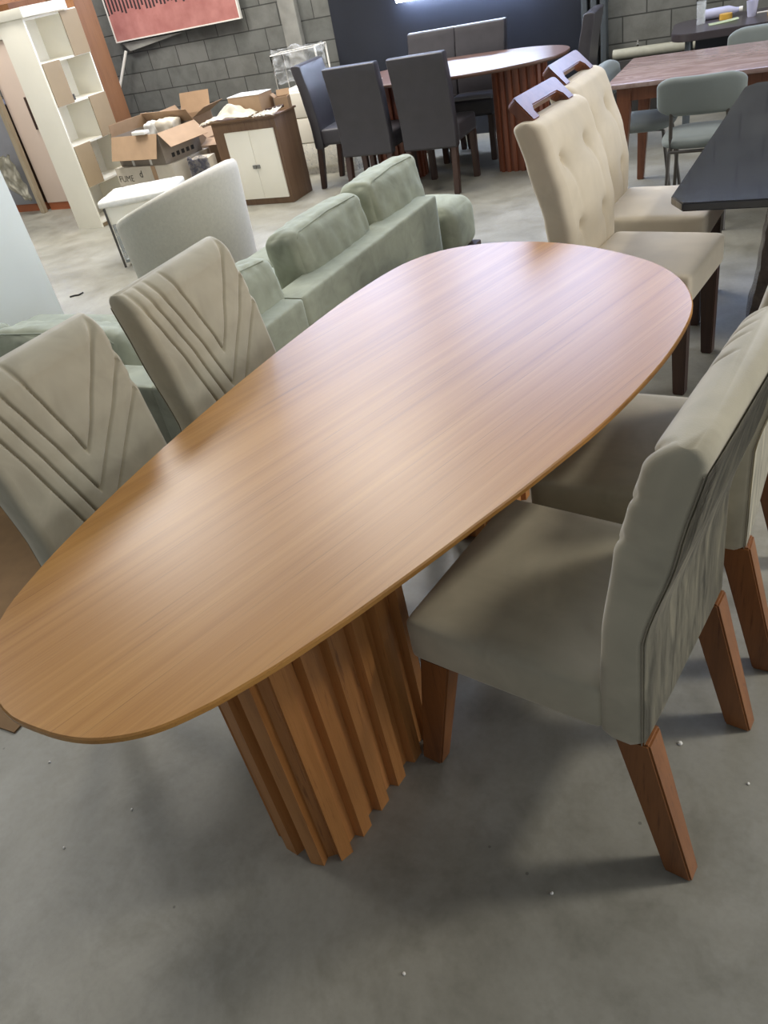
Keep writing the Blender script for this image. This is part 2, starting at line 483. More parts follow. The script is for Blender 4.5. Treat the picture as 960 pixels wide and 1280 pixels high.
def ribbed(L, W, h, pitch=.075, dep=.022):
    """ribbed stadium pedestal, long side L along y, width W along x"""
    r = W/2*.72
    path = []                                                      # rounded rectangle, arc-length sampled
    segs = []
    hx, hy = W/2, L/2
    pts = []
    for cx, cy, a0 in ((hx-r, hy-r, 0), (-(hx-r), hy-r, 90), (-(hx-r), -(hy-r), 180), (hx-r, -(hy-r), 270)):
        for i in range(9):
            a = math.radians(a0+i*90/8); pts.append(Vector((cx+r*math.cos(a), cy+r*math.sin(a))))
    tot = sum((pts[(i+1) % len(pts)]-pts[i]).length for i in range(len(pts)))
    nr = round(tot/pitch); pitch = tot/nr
    def at(s):
        s %= tot
        for i in range(len(pts)):
            d = pts[(i+1) % len(pts)]-pts[i]
            if s <= d.length or i == len(pts)-1:
                t = d.normalized(); return pts[i]+t*s, Vector((t.y, -t.x))
            s -= d.length
    poly = []
    for k in range(nr):
        s = k*pitch
        for ds, o in ((0, 0), (.44*pitch, 0), (.52*pitch, -dep), (.92*pitch, -dep)):
            p, nn = at(s+ds); poly.append(p+nn*o)
    return prism(new(), [(p.x, p.y) for p in poly], 'z', 0, h)

tb = thing('dining_table', 'large honey oak dining table with egg-shaped top and ribbed pedestals', 'table', (*TC, 0))
slab_top(OUT, TC, .748, .772, M['oak'], tb)
for (x, y, L, a) in ((-.852, .945, .50, -9), (-.885, 2.15, .50, -5)):
    p = obj('pedestal', ribbed(L, .22, .7485), M['oakz'], tb, 25)
    p.location = (x-TC[0], y-TC[1], 0); p.rotation_euler = (0,0,math.radians(a))

# ------------------------------------------------------------------ V-tufted chairs (local +x = front, origin on floor at rear feet)
FR = [(.39,.172),(.52,.172),(.66,.166),(.85,.142),(.94,.120),(1.02,.099),(1.07,.072)]
RE = [(.39,.085),(.67,.088),(.885,.037),(1.07,.000)]
WD = [(.39,.485),(1.06,.485)]
VL = [(((.50,.80),(.37,1.07)), ((.50,.80),(.975,1.07))),
      (((.45,.70),(.225,1.07)), ((.45,.70),(1.03,.985))),
      (((.40,.60),(.135,1.07)), ((.40,.60),(1.03,.90))),
      (((.36,.50),(.045,1.07)), ((.36,.50),(1.03,.815)))]
def vdisp(u, z):
    p = ((u+1)/2*.485, z); d = 9
    for arms in VL[:3]:
        for a, b_ in arms: d = min(d, seg_d(p, (a[0]*.485, a[1]), (b_[0]*.485, b_[1])))
    a, b_ = VL[3][0]; d = min(d, seg_d(p, (a[0]*.485, a[1]), (b_[0]*.485, b_[1])))
    e = max(0, (abs(u)-.80)/.20)+max(0, (z-.99)/.07)*.7
    return -(.011-.004*min(1, e))*math.exp(-(d/(.0034+.0055*min(1, e)))**2)-.0018*math.exp(-(d/.014)**2)
def make_vchair(label):
    t = thing('dining_chair', label, 'chair')
    bk = obj('backrest', back_slab(FR, RE, WD, .392, 1.070, 180, 170, .022, .03, vdisp), M['velvet'], t, 60)
    # rear cover: thin brushed panel set on the back
    b = bmesh.new(); rows = []
    for i in range(25):
        z = .40+(1.035-.40)*i/24; x = interp(RE, z)
        w = .236
        rows.append([b.verts.new((x-.002-.002*(1-(j/8-1)**4), w*(j/8-1), z)) for j in range(17)])
    for i in range(24):
        for j in range(16): b.faces.new((rows[i][j], rows[i+1][j], rows[i+1][j+1], rows[i][j+1]))
    bmesh.ops.solidify(b, geom=b.faces[:], thickness=-.004)
    bmesh.ops.recalc_face_normals(b, faces=b.faces[:])
    rp = obj('rear_panel', b, M['velvet_rear'], t); rp['label'] = 'streaky brushed velvet rear panel'
    b = new()
    for sy in (-1, 1): tube(b, [(interp(RE, z)+.002, sy*.2385, z) for z in [.40+.63*k/14 for k in range(15)]], .0012, 6)
    tube(b, [(.034, -.225+.45*k/10, 1.0685) for k in range(11)], .0012, 6)
    obj('seam', b, M['piping'], bk)
    s = pillow(.45, .488, .122, .022, (.002,.004,.010), 14)
    bmesh.ops.transform(s, matrix=Matrix.Translation((.385,0,.458)), verts=s.verts)
    obj('seat', s, M['velvet'], t, 60)
    for sy in (-1, 1):
        ys = sorted((sy*.235, sy*.178))
        yb = sorted((sy*.235, sy*.192))
        l = obj('leg', taper(new(), (.598,.655,*yb), (.515,.590,*ys), 0, .400), M['legwood'], t)
        l2 = obj('leg', taper(new(), (-.022,.036,*yb), (.074,.145,*ys), 0, .398), M['legwood'], t)
    return t
def place(root, rear_mid, facing_deg, **k):
    a = math.radians(facing_deg)
    return (rear_mid[0], rear_mid[1], 0), a
c1 = make_vchair('taupe velvet chair at the right table side, whole and nearest the camera')
G = 'taupe velvet chairs around the oak table'
c1['group'] = G
a = 169.8
c1.location = (-.030, 1.160, 0); c1.rotation_euler = (0,0,math.radians(a))
dup(c1, (.065, 1.785, 0), math.radians(176), 'taupe velvet chair cut by the right picture edge, beyond the nearest chair', G)
v1 = dup(c1, (-1.655, 1.70, 0), math.radians(0), 'taupe velvet chair with V stitching, between white barrel chair and oak table', G)
v2 = dup(c1, (-1.69, 1.145, 0), math.radians(-4), 'taupe velvet chair with V stitching at the lower left, beside pale panel', G)

v1.scale = v2.scale = (1, .955, .992)

# ------------------------------------------------------------------ cream tufted chairs
CF = [(.40,.145),(.52,.150),(.66,.150),(.80,.122),(.95,.074),(1.05,.040)]
CR = [(.40,.050),(.52,.052),(.70,.030),(.90,-.030),(1.05,-.078)]
CW = [(.40,.455),(.7,.47),(1.05,.46)]
BT = [(-.55,.905),(.42,.915),(-.52,.655),(.42,.655)]
def cdisp(u, z):
    d = .018*(1-u*u)*math.sin(max(0, min(1, (z-.5)/.55))*PI)
    for bu, bz in BT:
        r = math.hypot((u-bu)*.23, z-bz)
        d -= .030*math.exp(-(r/.022)**2)+.012*math.exp(-(r/.06)**2)
        if z < bz: d -= .010*math.exp(-(((u-bu)*.23-(bz-z)*.12)/.012)**2)*math.exp(-(bz-z)/.09)
    return d
def make_cream(label):
    t = thing('tufted_chair', label, 'chair')
    bk = obj('backrest', back_slab(CF, CR, CW, .40, 1.055, 60, 60, .035, .03, cdisp), M['cream'], t, 60)
    for bu, bz in BT:
        q = bmesh.new(); bmesh.ops.create_uvsphere(q, u_segments=10, v_segments=6, radius=.009)
        bmesh.ops.transform(q, matrix=Matrix.Translation((interp(CF, bz)+cdisp(bu, bz)+.004, bu*.23, bz)), verts=q.verts)
        obj('button', q, M['cream'], bk)
    s = pillow(.46, .47, .125, .022, (.002,.004,.014), 14)
    bmesh.ops.transform(s, matrix=Matrix.Translation((.37,0,.445)), verts=s.verts)
    obj('seat', s, M['cream'], t, 60)
    # wooden grip: bridge with a slot under it
    W, Hh = .185, .095; pts = []
    pts += [(-W,-.02),(-W,Hh-.02)]
    pts += [(-W+.02-.02*math.cos(k/4*PI/2), Hh-.02+.02*math.sin(k/4*PI/2)) for k in range(1,5)]
    pts += [(W-.02+.02*math.sin(k/4*PI/2), Hh-.02+.02*math.cos(k/4*PI/2)) for k in range(0,5)]
    pts += [(W,-.02),(W-.055,-.02),(W-.055,.012)]
    pts += [(W-.075,.034),(-(W-.075),.034),(-(W-.055),.012),(-(W-.055),-.02)]
    h = prism(new(), pts, 'x', -.022, .022, bev=.004)
    bmesh.ops.transform(h, matrix=Matrix.Translation((-.030,0,1.055)) @ Matrix.Rotation(math.radians(-46),4,'Y'), verts=h.verts)
    obj('wooden_grip', h, M['walnut'], t)
    for sy in (-1, 1):
        ys = sorted((sy*.215, sy*.165))
        obj('leg', taper(new(), (.545,.590,*ys), (.525,.590,*ys), 0, .395), M['darkleg'], t)
        obj('leg', taper(new(), (.0,.045,*ys), (.065,.125,*ys), 0, .405), M['darkleg'], t)
    return t
cc = make_cream('cream button-tufted chair with wooden grip, nearer of the two at black table')
cc['group'] = 'cream tufted chairs at the black table'
cc.location = (-.905, 3.26, 0); cc.rotation_euler = (0,0,math.radians(-9))
dup(cc, (-.955, 3.875, 0), math.radians(-5), 'cream button-tufted chair with wooden grip, farther one beside the marble table', 'cream tufted chairs at the black table')

# ------------------------------------------------------------------ black glass table, wrapped pedestal
gt = thing('glass_table', 'black glass dining table with clipped corners on a plastic-wrapped base', 'table', (.1, 3.9, 0))
top = [(-.54,-.86),(-.49,-.945),(.55,-.945),(.60,-.87),(.60,.87),(.55,.945),(-.40,.945),(-.45,.87)]
obj('tabletop', prism(new(), top, 'z', .735, .765, bev=.004), M['black_glass'], gt)
b = bmesh.new()
def ringsq(r, z, n=40, jit=.012):
    out = []
    for k in range(n):
        a = 2*PI*k/n; m = 1/max(abs(math.cos(a)), abs(math.sin(a)))**.8
        q = Vector((r[0]*m*math.cos(a), r[1]*m*math.sin(a), z)); q += Vector((1,1,0))*mnoise.noise(q*14)*jit
        out.append(b.verts.new(q))
    return out
R_ = [ringsq((.30-.07*(k/24)**.7, .36-.06*(k/24)**.7), .735*k/24) for k in range(25)]
for i in range(24):
    for k in range(40): b.faces.new((R_[i][k], R_[i][(k+1)%40], R_[i+1][(k+1)%40], R_[i+1][k]))
b.faces.new(R_[0][::-1]); b.faces.new(R_[-1])
pd = obj('pedestal', b, M['brownfilm'], gt, 80); pd['label'] = 'brown base wrapped in shiny crinkled plastic'

# ------------------------------------------------------------------ marble table with sage chairs
mt = thing('marble_table', 'brown marble-topped dining table with tapered reddish wood legs', 'table', (-.35, 5.66, 0))
obj('tabletop', bx(-.80, .95, -.42, .43, .735, .762, bev=.006), M['marble'], mt)
for sx in (-1, 1):
    b = new(); box(b, -.72, .87, sx*.36-.012, sx*.36+.012, .66, .735)
    obj('apron', b, M['walnut'], mt)
    for sy in (-1, 1):
        x = -.70 if sx < 0 else .86; y = sy*.345
        obj('leg', taper(new(), (x+sx*.035-.022, x+sx*.035+.022, y+sy*.03-.022, y+sy*.03+.022), (x-.042, x+.042, y-.04, y+.04), 0, .735), M['walnut'], mt)
def make_sage(label):
    t = thing('padded_chair', label, 'chair')                       # +x front
    p = pillow(.055, .46, .20, .026, (.0,.0,.0), 16)
    for v in p.verts:                                               # oval, curved pad
        k = abs(v.co.y)/.23
        v.co.z *= (1-.35*max(0, (k-.55)/.45)**2.2)
        v.co.x += .05*k*k
        v.co.z += .715; v.co.x += .0+(.715-v.co.z)*.15
    obj('backrest', p, M['sagevinyl'], t, 60)
    b = bmesh.new(); rings = []
    for rr, z in ((.90,.435),(1.0,.445),(1.02,.462),(1.0,.476),(.93,.484),(.6,.490),(.02,.492)):
        ring = []
        for k in range(40):
            a = 2*PI*k/40; e = .62
            ring.append(b.verts.new((.235+.215*rr*math.copysign(abs(math.cos(a))**e, math.cos(a)), .215*rr*math.copysign(abs(math.sin(a))**e, math.sin(a)), z)))
        rings.append(ring)
    for i in range(len(rings)-1):
        for k in range(40): b.faces.new((rings[i][k], rings[i][(k+1)%40], rings[i+1][(k+1)%40], rings[i+1][k]))
    b.faces.new(rings[0][::-1]); b.faces.new(rings[-1])
    bmesh.ops.recalc_face_normals(b, faces=b.faces[:])
    obj('seat', b, M['sagevinyl'], t, 60)
    for sy in (-1, 1):
        obj('leg', tube(new(), [(-.055,sy*.165,0.0),(.03,sy*.155,.42),(.035,sy*.150,.50),(.012,sy*.145,.68)], .011), M['grey_metal'], t)
        obj('leg', tube(new(), [(.46,sy*.185,0.0),(.40,sy*.16,.43),(.33,sy*.15,.437),(.03,sy*.15,.437)], .011), M['grey_metal'], t)
    obj('stretcher', tube(new(), [(.03,-.15,.425),(.03,.15,.425)], .009), M['grey_metal'], t)
    return t
s1 = make_sage('sage padded chair with rounded backrest, its back to the black glass table')
GS = 'sage padded chairs at the marble table'
s1['group'] = GS
s1.location = (-.585, 4.95, 0); s1.rotation_euler = (0,0,math.radians(90))
dup(s1, (-1.255, 5.66, 0), math.radians(0), 'sage padded chair tucked under the left end of the marble table', GS)
dup(s1, (-.36, 6.36, 0), math.radians(-90), 'sage padded chair on the far side of the marble table, before the desk', GS)

# ------------------------------------------------------------------ desk with small things
dk = thing('desk', 'dark desk with rounded corner and cluttered top by the block wall', 'desk', (-.2, 7.2, 0), math.radians(6))
rc = .16; P_ = []
for cx, cy, a0 in ((.95-rc,.36-rc,0), (-.86+rc,.36-rc,90), (-.86+rc,-.36+rc,180), (.95-rc,-.36+rc,270)):
    P_ += [(cx+rc*math.cos(math.radians(a0+i*15)), cy+rc*math.sin(math.radians(a0+i*15))) for i in range(7)]
obj('desktop', prism(new(), P_, 'z', .715, .765, bev=.004), M['desk'], dk)
for sx in (-.74, .85):
    for sy in (-.26, .26): obj('leg', tube(new(), [(sx,sy,0),(sx,sy,.715)], .022), M['rail'], dk)
obj('modesty_panel', bx(-.70, .82, .20, .215, .28, .715), M['navy'], dk)
def small(name, label, cat, bm, mat, loc, rz=0):
    o = obj(name, bm, mat); o.location = loc; o.rotation_euler = (0,0,rz); return tag(o, label, cat)
DZ = .765
small('drinking_glass', 'clear straight drinking glass standing near the desk corner', 'glass', lathe(new(), [(.030,0),(.034,.15),(.031,.15),(.027,.008)], 20), M['glass'], (-.86,7.13,DZ))
ro = thing('plastic_bottle', 'pale lilac plastic bottle lying behind the glass on the desk', 'bottle', (-.86,7.32,DZ+.036), math.radians(8))
b = lathe(new(), [(.0,0),(.035,.004),(.036,.05),(.036,.17),(.018,.22),(.016,.24)], 18, Matrix.Rotation(math.radians(90),4,'Y')); obj('body', b, M['lilac'], ro)
b = lathe(new(), [(.018,.24),(.018,.265),(.0,.266)], 14, Matrix.Rotation(math.radians(90),4,'Y')); obj('cap', b, M['whitecard'], ro)
small('tape_roll', 'amber tape roll lying beside the bottle on the desk', 'tape', lathe(new(), [(.025,0),(.045,0),(.045,.035),(.025,.035)], 24), M['amber'], (-.70,7.24,DZ))
small('note_paper', 'pale green paper sheet on the desk beside the glass', 'paper', sheet(8, 8, lambda u, v: Vector((u*.20-.1, v*.14-.07, .004+.012*u*u+.004*math.sin(v*5)))), M['paper'], (-.70,7.08,DZ), math.radians(10))
small('plastic_cup', 'lilac plastic cup in the middle of the cluttered desk', 'cup', lathe(new(), [(.028,0),(.04,.10),(.037,.10),(.025,.006)], 20), M['lilac'], (-.52,7.18,DZ))
small('parcel_tape_roll', 'amber and white tape roll at the right part of the desk', 'tape', lathe(new(), [(.022,0),(.05,0),(.05,.045),(.022,.045)], 24), M['amber'], (-.36,7.12,DZ))
small('white_pen', 'slim white pen lying on the desk between cup and tape', 'pen', tube(new(), [(-.07,0,.006),(.07,.02,.006)], .006), M['whitecard'], (-.42,7.26,DZ))
pp = tag(obj('wall_pipe', tube(new(), [(-1.66,WY-.10,.531),(-.9,WY-.10,.531),(4.4,WY-.10,.531)], .042, 14), M['pipe']), 'pale horizontal pipe lying on the ledge along the back wall', 'pipe')
small('brass_tap', 'small brass hook tap above the pipe on the back wall', 'tap', tube(new(), [(0,0,0),(0,-.05,.005),(0,-.085,.03),(0,-.075,.055),(0,-.05,.05)], .008), M['steel'], (-1.46,WY-.002,.56))

# ------------------------------------------------------------------ far dark dining set
ft = thing('dark_dining_table', 'glossy oval dining table with ribbed pedestals among charcoal chairs', 'table', (-2.66, 6.66, 0))
E_ = [(-2.66+.93*math.copysign(abs(math.cos(t))**.9, math.cos(t)), 6.66+.50*math.copysign(abs(math.sin(t))**.9, math.sin(t))) for t in [2*PI*k/40 for k in range(40)]]
M['darktop'] = woody('dark_glossy_walnut', (96,66,50), (78,52,40), (110,78,60), rough=.40, along='x', coat=0, spec=1.0)
slab_top(E_, (-2.66, 6.66), .765, .792, M['darktop'], ft)
M['walnut_ped'] = woody('reddish_walnut_slats', (124,70,48), (100,54,38), (140,84,58), rough=.45, along='z')
for x in (-.54, .56):
    p = obj('pedestal', ribbed(.42, .25, .7655, .06), M['walnut_ped'], ft, 25); p.location = (x,-.06,0); p.rotation_euler = (0,0,PI/2)
DF = [(.30,.085),(.50,.085),(.75,.06),(1.0,.01)]
DR = [(.30,.0),(.50,.0),(.75,-.03),(1.0,-.075)]
def make_dark(label):
    t = thing('leather_chair', label, 'chair')
    obj('backrest', back_slab(DF, DR, [(.3,.44),(1,.45)], .335, .995, 12, 14, .012, .014), M['darkleather'], t, 40)
    s = pillow(.40, .44, .13, .02, (0,0,.012), 10); bmesh.ops.transform(s, matrix=Matrix.Translation((.282,0,.425)), verts=s.verts)
    obj('seat', s, M['darkleather'], t, 60)
    for sy in (-1, 1):
        ys = sorted((sy*.215, sy*.168))
        obj('leg', taper(new(), (.43,.472,*ys), (.42,.475,*ys), 0, .365), M['darkleg'], t)
        obj('leg', taper(new(), (-.03,.012,*ys), (.01,.065,*ys), 0, .345), M['darkleg'], t)
    return t
GD = 'charcoal leather chairs around the far oval table'
dc = make_dark('charcoal leather chair seen from behind, second from the brown cabinet'); dc['group'] = GD
dc.location = (-3.205, 5.98, 0); dc.rotation_euler = (0,0,PI/2)
dup(dc, (-2.655, 5.98, 0), PI/2, 'charcoal leather chair seen from behind, standing right behind the green sofa', GD)
dup(dc, (-3.925, 6.60, 0), math.radians(2), 'charcoal leather chair at the table end next to the brown cabinet', GD)
dup(dc, (-3.115, 7.37, 0), -PI/2, 'left one of two charcoal chairs side by side before the navy door', GD)
dup(dc, (-2.665, 7.37, 0), -PI/2, 'right one of two charcoal chairs side by side before the navy door', GD)
dup(dc, (-1.64, 6.98, 0), math.radians(184), 'charcoal leather chair seen sideways at the right tip of the oval table', GD)
small('paper_napkin', 'white paper napkin on the dark oval table between two chairs', 'napkin', bx(-.06, .06, -.10, .10, 0, .004, bev=.001), M['whitecard'], (-3.28,6.44,.7925), .2)

# ------------------------------------------------------------------ sofa
so = thing('corner_sofa', 'sage green corner sofa with loose plump back cushions', 'sofa', (-1.95, 2.0, 0))
def sp(name, bm, seedless=None, parent=so, mat='sage'): return obj(name, bm, M[mat], parent, 60)
def pil_at(sx, sy, sz, r, loc, rz=0, puff=(0,0,0), n=14, crump=0, seed=0, tilt=0, ax='Y'):
    return pillow(sx, sy, sz, r, puff, n, crump, seed, Matrix.Translation(loc) @ Matrix.Rotation(rz,4,'Z') @ Matrix.Rotation(tilt,4,ax))
ry = math.radians(-3)
sp('back_frame', pil_at(.17, 1.36, .50, .012, (.045,1.345,.30), ry))
sp('corner_frame', pil_at(.17, .80, .50, .012, (-.003,.26,.30), ry))
sp('side_back_frame', pil_at(1.85, .17, .50, .012, (-1.02,-.055,.30)))
sp('seat_base', pil_at(.86, 1.98, .22, .02, (-.43,.98,.19), ry))
sp('side_seat_base', pil_at(1.4, .86, .22, .02, (-1.30,.42,.19)))
for k in range(2): sp('seat_cushion', pil_at(.72, .66, .15, .04, (-.42+.03*k,.98+.68*k,.375), ry, (0,0,.02)))
sp('seat_cushion', pil_at(.70, .66, .15, .04, (-1.30,.40,.375), 0, (0,0,.02)))
def backc(L, loc, rz, seed, tilt, h=.40, th=.20):
    c = sp('back_cushion', pil_at(th, L, h, .05, loc, rz, (.022,.010,.014), 30, .013, seed, tilt))
    b = new(); R = Matrix.Translation(loc) @ Matrix.Rotation(rz,4,'Z') @ Matrix.Rotation(tilt,4,'Y')
    for sx in (-1, 1):
        q = [Vector((sx*(th/2-.012), y, z)) for y, z in ((-L/2+.03,-h/2+.03),(-L/2+.03,h/2-.035),(-L/2+.06,h/2-.012),(0,h/2-.002),(L/2-.06,h/2-.012),(L/2-.03,h/2-.035),(L/2-.03,-h/2+.03))]
        tube(b, [R @ p for p in q], .0035, 6)
    obj('piping', b, M['sage'], c)
backc(.62, (-.105,1.23,.525), ry, 1, math.radians(-8))
backc(.56, (-.07,1.89,.535), ry, 2, math.radians(-8))
backc(.44, (-.13,.50,.515), ry-.1, 3, math.radians(-10))
backc(.74, (-.76,.13,.475), math.radians(90), 4, math.radians(8), .34)
backc(.70, (-1.50,.11,.475), math.radians(90), 5, math.radians(8), .34)
for x, y in ((-.06,-.04), (.02,1.95), (-.74,1.98), (-1.85,-.04), (-1.85,.75)):
    obj('foot', bx(x-.03, x+.03, y-.03, y+.03, 0, .082), M['darkleg'], so)
ot = thing('ottoman', 'sage green padded ottoman at the far end of the sofa', 'ottoman', (-2.0, 4.36, 0), ry)
obj('pad', pil_at(.46, .34, .28, .07, (0,0,.27), 0, (.01,.01,.03)), M['sage'], ot, 60)
obj('base', bx(-.25, .25, -.15, .15, 0, .14, bev=.01), M['darkleg'], ot)

# ------------------------------------------------------------------ white barrel chair
bc = thing('barrel_chair', 'white boucle barrel armchair with tall curved back', 'armchair', (-3.45, 3.90, 0), math.radians(0))
b = bmesh.new(); ro_, ri_ = .42, .332; N = 56; amax = math.radians(132); rows = []
for i in range(N+1):
    a = -amax+2*amax*i/N
    tt = .5+.5*math.cos(a*.98)
    zt = .54+.29*(tt**.75)
    e = min(1, (1-abs(a)/amax)*9); th = (ro_-ri_)*(.35+.65*math.sqrt(max(0, e*(2-e))))
    m = (ro_+ri_)/2
    ring = []
    tap = lambda z: 1-.10*(1-z/.8)
    prof = [(m+th/2,.03),(m+th/2,.2),(m+th/2,.4),(m+th/2,zt-.05),(m+th/2*.92,zt-.018),(m+th/4,zt),(m-th/4,zt),(m-th/2*.92,zt-.02),(m-th/2,zt-.06),(m-th/2,.4),(m-th/2,.2),(m-th/2,.03)]
    for r, z in prof: ring.append(b.verts.new((r*tap(z)*math.cos(a), r*tap(z)*math.sin(a), z)))
    rows.append(ring)
n = len(rows[0])
for i in range(N):
    for k in range(n): b.faces.new((rows[i][k], rows[i+1][k], rows[i+1][(k+1)%n], rows[i][(k+1)%n]))
b.faces.new(rows[0]); b.faces.new(rows[-1][::-1])
bmesh.ops.recalc_face_normals(b, faces=b.faces[:])
obj('curved_back', b, M['boucle'], bc, 60)
obj('seat_cushion', lathe(new(), [(.25,.12),(.325,.14),(.33,.40),(.30,.435),(.1,.45),(.01,.452)], 40), M['boucle'], bc, 60)
obj('base', lathe(new(), [(.24,0),(.24,.125)], 36), M['darkleg'], bc)

# ------------------------------------------------------------------ pale panel at the left edge
pw = thing('tall_cabinet', 'tall pale grey cabinet side cut by the left picture edge', 'cabinet', (-4.4, 2.75, 0))
obj('carcass', bx(-.30, .29, -.60, .55, 0.06, 2.05, bev=.002), M['palegrey'], pw)
obj('plinth', bx(-.27, .26, -.57, .52, 0, .06), M['rail'], pw)

# ------------------------------------------------------------------ staggered bookcase
bcx = -5.977; y0, y1 = 5.65, 6.27
bk = thing('bookcase', 'white and beige bookcase with staggered open niches', 'bookcase', (bcx, y0, 0))
D = .313; Zs = [1.712, 1.378, 1.046, .712, .366, .045]
split = [.415, .205, .40, .205, .43]                                # y offset of divider
b = new()
box(b, -D, 0, -.018, 0.0, 0, 1.725, bev=.001); 
obj('end_panel', b, M['white_lac'], bk)
obj('end_panel', bx(-D, 0, y1-y0-.016, y1-y0, 0, 1.725, bev=.001), M['white_lac'], bk)
obj('back_panel', bx(-D, -D+.012, 0, y1-y0-.016, .04, 1.725), M['lit_back'], bk)
for i, z in enumerate(Zs):
    obj('shelf', bx(-D+.012, -.001, 0, y1-y0-.016, z-.008, z+.010), M['white_lac'], bk)
for i in range(5):
    zt, zb = Zs[i]-.008, Zs[i+1]+.010; s = split[i]
    obj('divider', bx(-D+.012, -.002, s-.008, s+.008, zb, zt), M['white_lac'], bk)
    left_open = i % 2 == 0
    yy = (s-.006, y1-y0) if left_open else (.001, s+.006)
    p = obj('cover_panel', bx(-.0005, .008, yy[0], yy[1], zb-.012, zt+.012), M['beige_pan'], bk); p['label'] = 'beige cover panel'
obj('handle', bx(-.03, -.006, .222, .250, 1.058, 1.105, bev=.003), M['grey_metal'], bk)
obj('plinth', bx(-D+.03, -.02, .01, y1-y0-.03, 0, .037), M['beige_pan'], bk)
ub = thing('upper_box', 'white flat carton lying on top of the staggered bookcase', 'carton', (bcx, y0, 1.7255))
obj('carton_body', bx(-.36, .03, -.03, .50, 0, .075, bev=.002), M['white_lac'], ub)
obj('paper_label', bx(.0305, .032, .0, .09, .030, .07), M['whitecard'], ub)
tw = thing('tall_wardrobe', 'tall orange-brown wardrobe panel standing at the right of the bookcase', 'wardrobe', (bcx, 6.272, 0))
obj('side_panel', bx(-.32, 0, .004, .232, 0, 2.6, bev=.002), M['orangewood'], tw)
obj('bridge_panel', bx(-.40, -.322, -.66, .232, 1.85, 2.6), M['orangewood'], tw)
# blush and grey wardrobes on the far left
wy = 6.37
bw = thing('blush_wardrobe', 'blush pink wardrobe with dark recessed handle and orange kick board', 'wardrobe', (-6.85, wy, 0))
obj('carcass', bx(-.575, .22, .022, .60, .08, 1.60), M['pinkish'], bw)
dd = obj('door', bx(-.575, -.02, 0, .02, .08, 1.598, bev=.001), M['pinkish'], bw)
obj('handle', bx(-.29, -.265, -.012, 0, .80, 1.10, bev=.003), M['darkleg'], dd)
dd = obj('door', bx(-.016, .22, 0, .02, .08, 1.598, bev=.001), M['pinkish'], bw)
obj('kick_board', bx(-.575, .22, .01, .59, 0, .08), M['orangewood2'], bw)
obj('top_box', bx(-.60, -.02, -.02, .60, 1.602, 1.78, bev=.002), M['white_lac'], bw)
obj('crown', bx(-.60, -.02, 0.0, .60, 1.78, 2.5), M['orangewood'], bw)
gw = thing('grey_wardrobe', 'grey two-door wardrobe at the left edge behind torn plastic', 'wardrobe', (-8.1, wy, 0))
obj('carcass', bx(-.70, .60, .03, .60, .08, 1.06), M['darkleg'], gw)
for x0, x1 in ((-.70,-.05), (-.045,.60)):
    dd = obj('door', bx(x0, x1, .01, .03, .08, 1.06, bev=.001), M['greydoor'], gw)
    obj('handle', bx(.005 if x0 > -.1 else -.09, .02 if x0 > -.1 else -.075, -.012, .01, .72, .84), M['black_metal'], dd)
obj('kick_board', bx(-.70, .60, .02, .59, 0, .08), M['orangewood2'], gw)
ps = tag(obj('wooden_post', prism(new(), [(-7.475,0),(-7.415,0),(-7.385,1.6),(-7.445,1.6)], 'y', wy-.10, wy-.045, bev=.003), M['palewood']), 'pale wooden post leaning between grey and pink wardrobes', 'post')
def torn(u, v):
    w = .30*(.35+.65*math.sin(PI*min(1, .15+v*.85)))
    x = -7.50-.02-u*w+.05*v; z = .62-.46*v+.03*mnoise.noise(Vector((u*4,v*4,0)))
    y = wy-.14-.05*mnoise.noise(Vector((u*5,v*5,3)))+.0
    return Vector((x, y, z))
tag(obj('torn_plastic_wrap', sheet(20, 20, torn), M['milky'], None, 80), 'torn milky plastic wrap hanging on the wooden post', 'plastic wrap')

# ------------------------------------------------------------------ wrapped glass side cabinet
lc = thing('display_cabinet', 'low white display cabinet with bubble-wrapped top and metal frame', 'cabinet', (-4.775, 4.565, 0), math.radians(24))
obj('upper_panel', bx(.012, .54, .01, .36, .33, .455, bev=.003), M['white_lac'], lc)
M['smoke'] = film('smoked_cabinet_pane', (150,156,156), .7)
obj('lower_pane', bx(.02, .54, .012, .022, .03, .33), M['smoke'], lc)
obj('back_panel', bx(.02, .54, .34, .355, .03, .33), M['palegrey'], lc)
obj('lower_shelf', bx(.02, .54, .03, .34, .03, .05), M['palegrey'], lc)
obj('small_label', bx(.10, .15, .0095, .0118, .24, .285), M['ink'], lc)
for x in (0, .54):
    for y in (0, .36): obj('frame_post', bx(x, x+.014, y, y+.014, 0, .455), M['grey_metal'], lc)
wb = pillow(.60, .42, .055, .024, (0,0,.01), 16, .007, 9); bmesh.ops.transform(wb, matrix=Matrix.Translation((.275,.185,.484)), verts=wb.verts)
obj('wrapped_top', wb, M['bubble'], lc, 70)

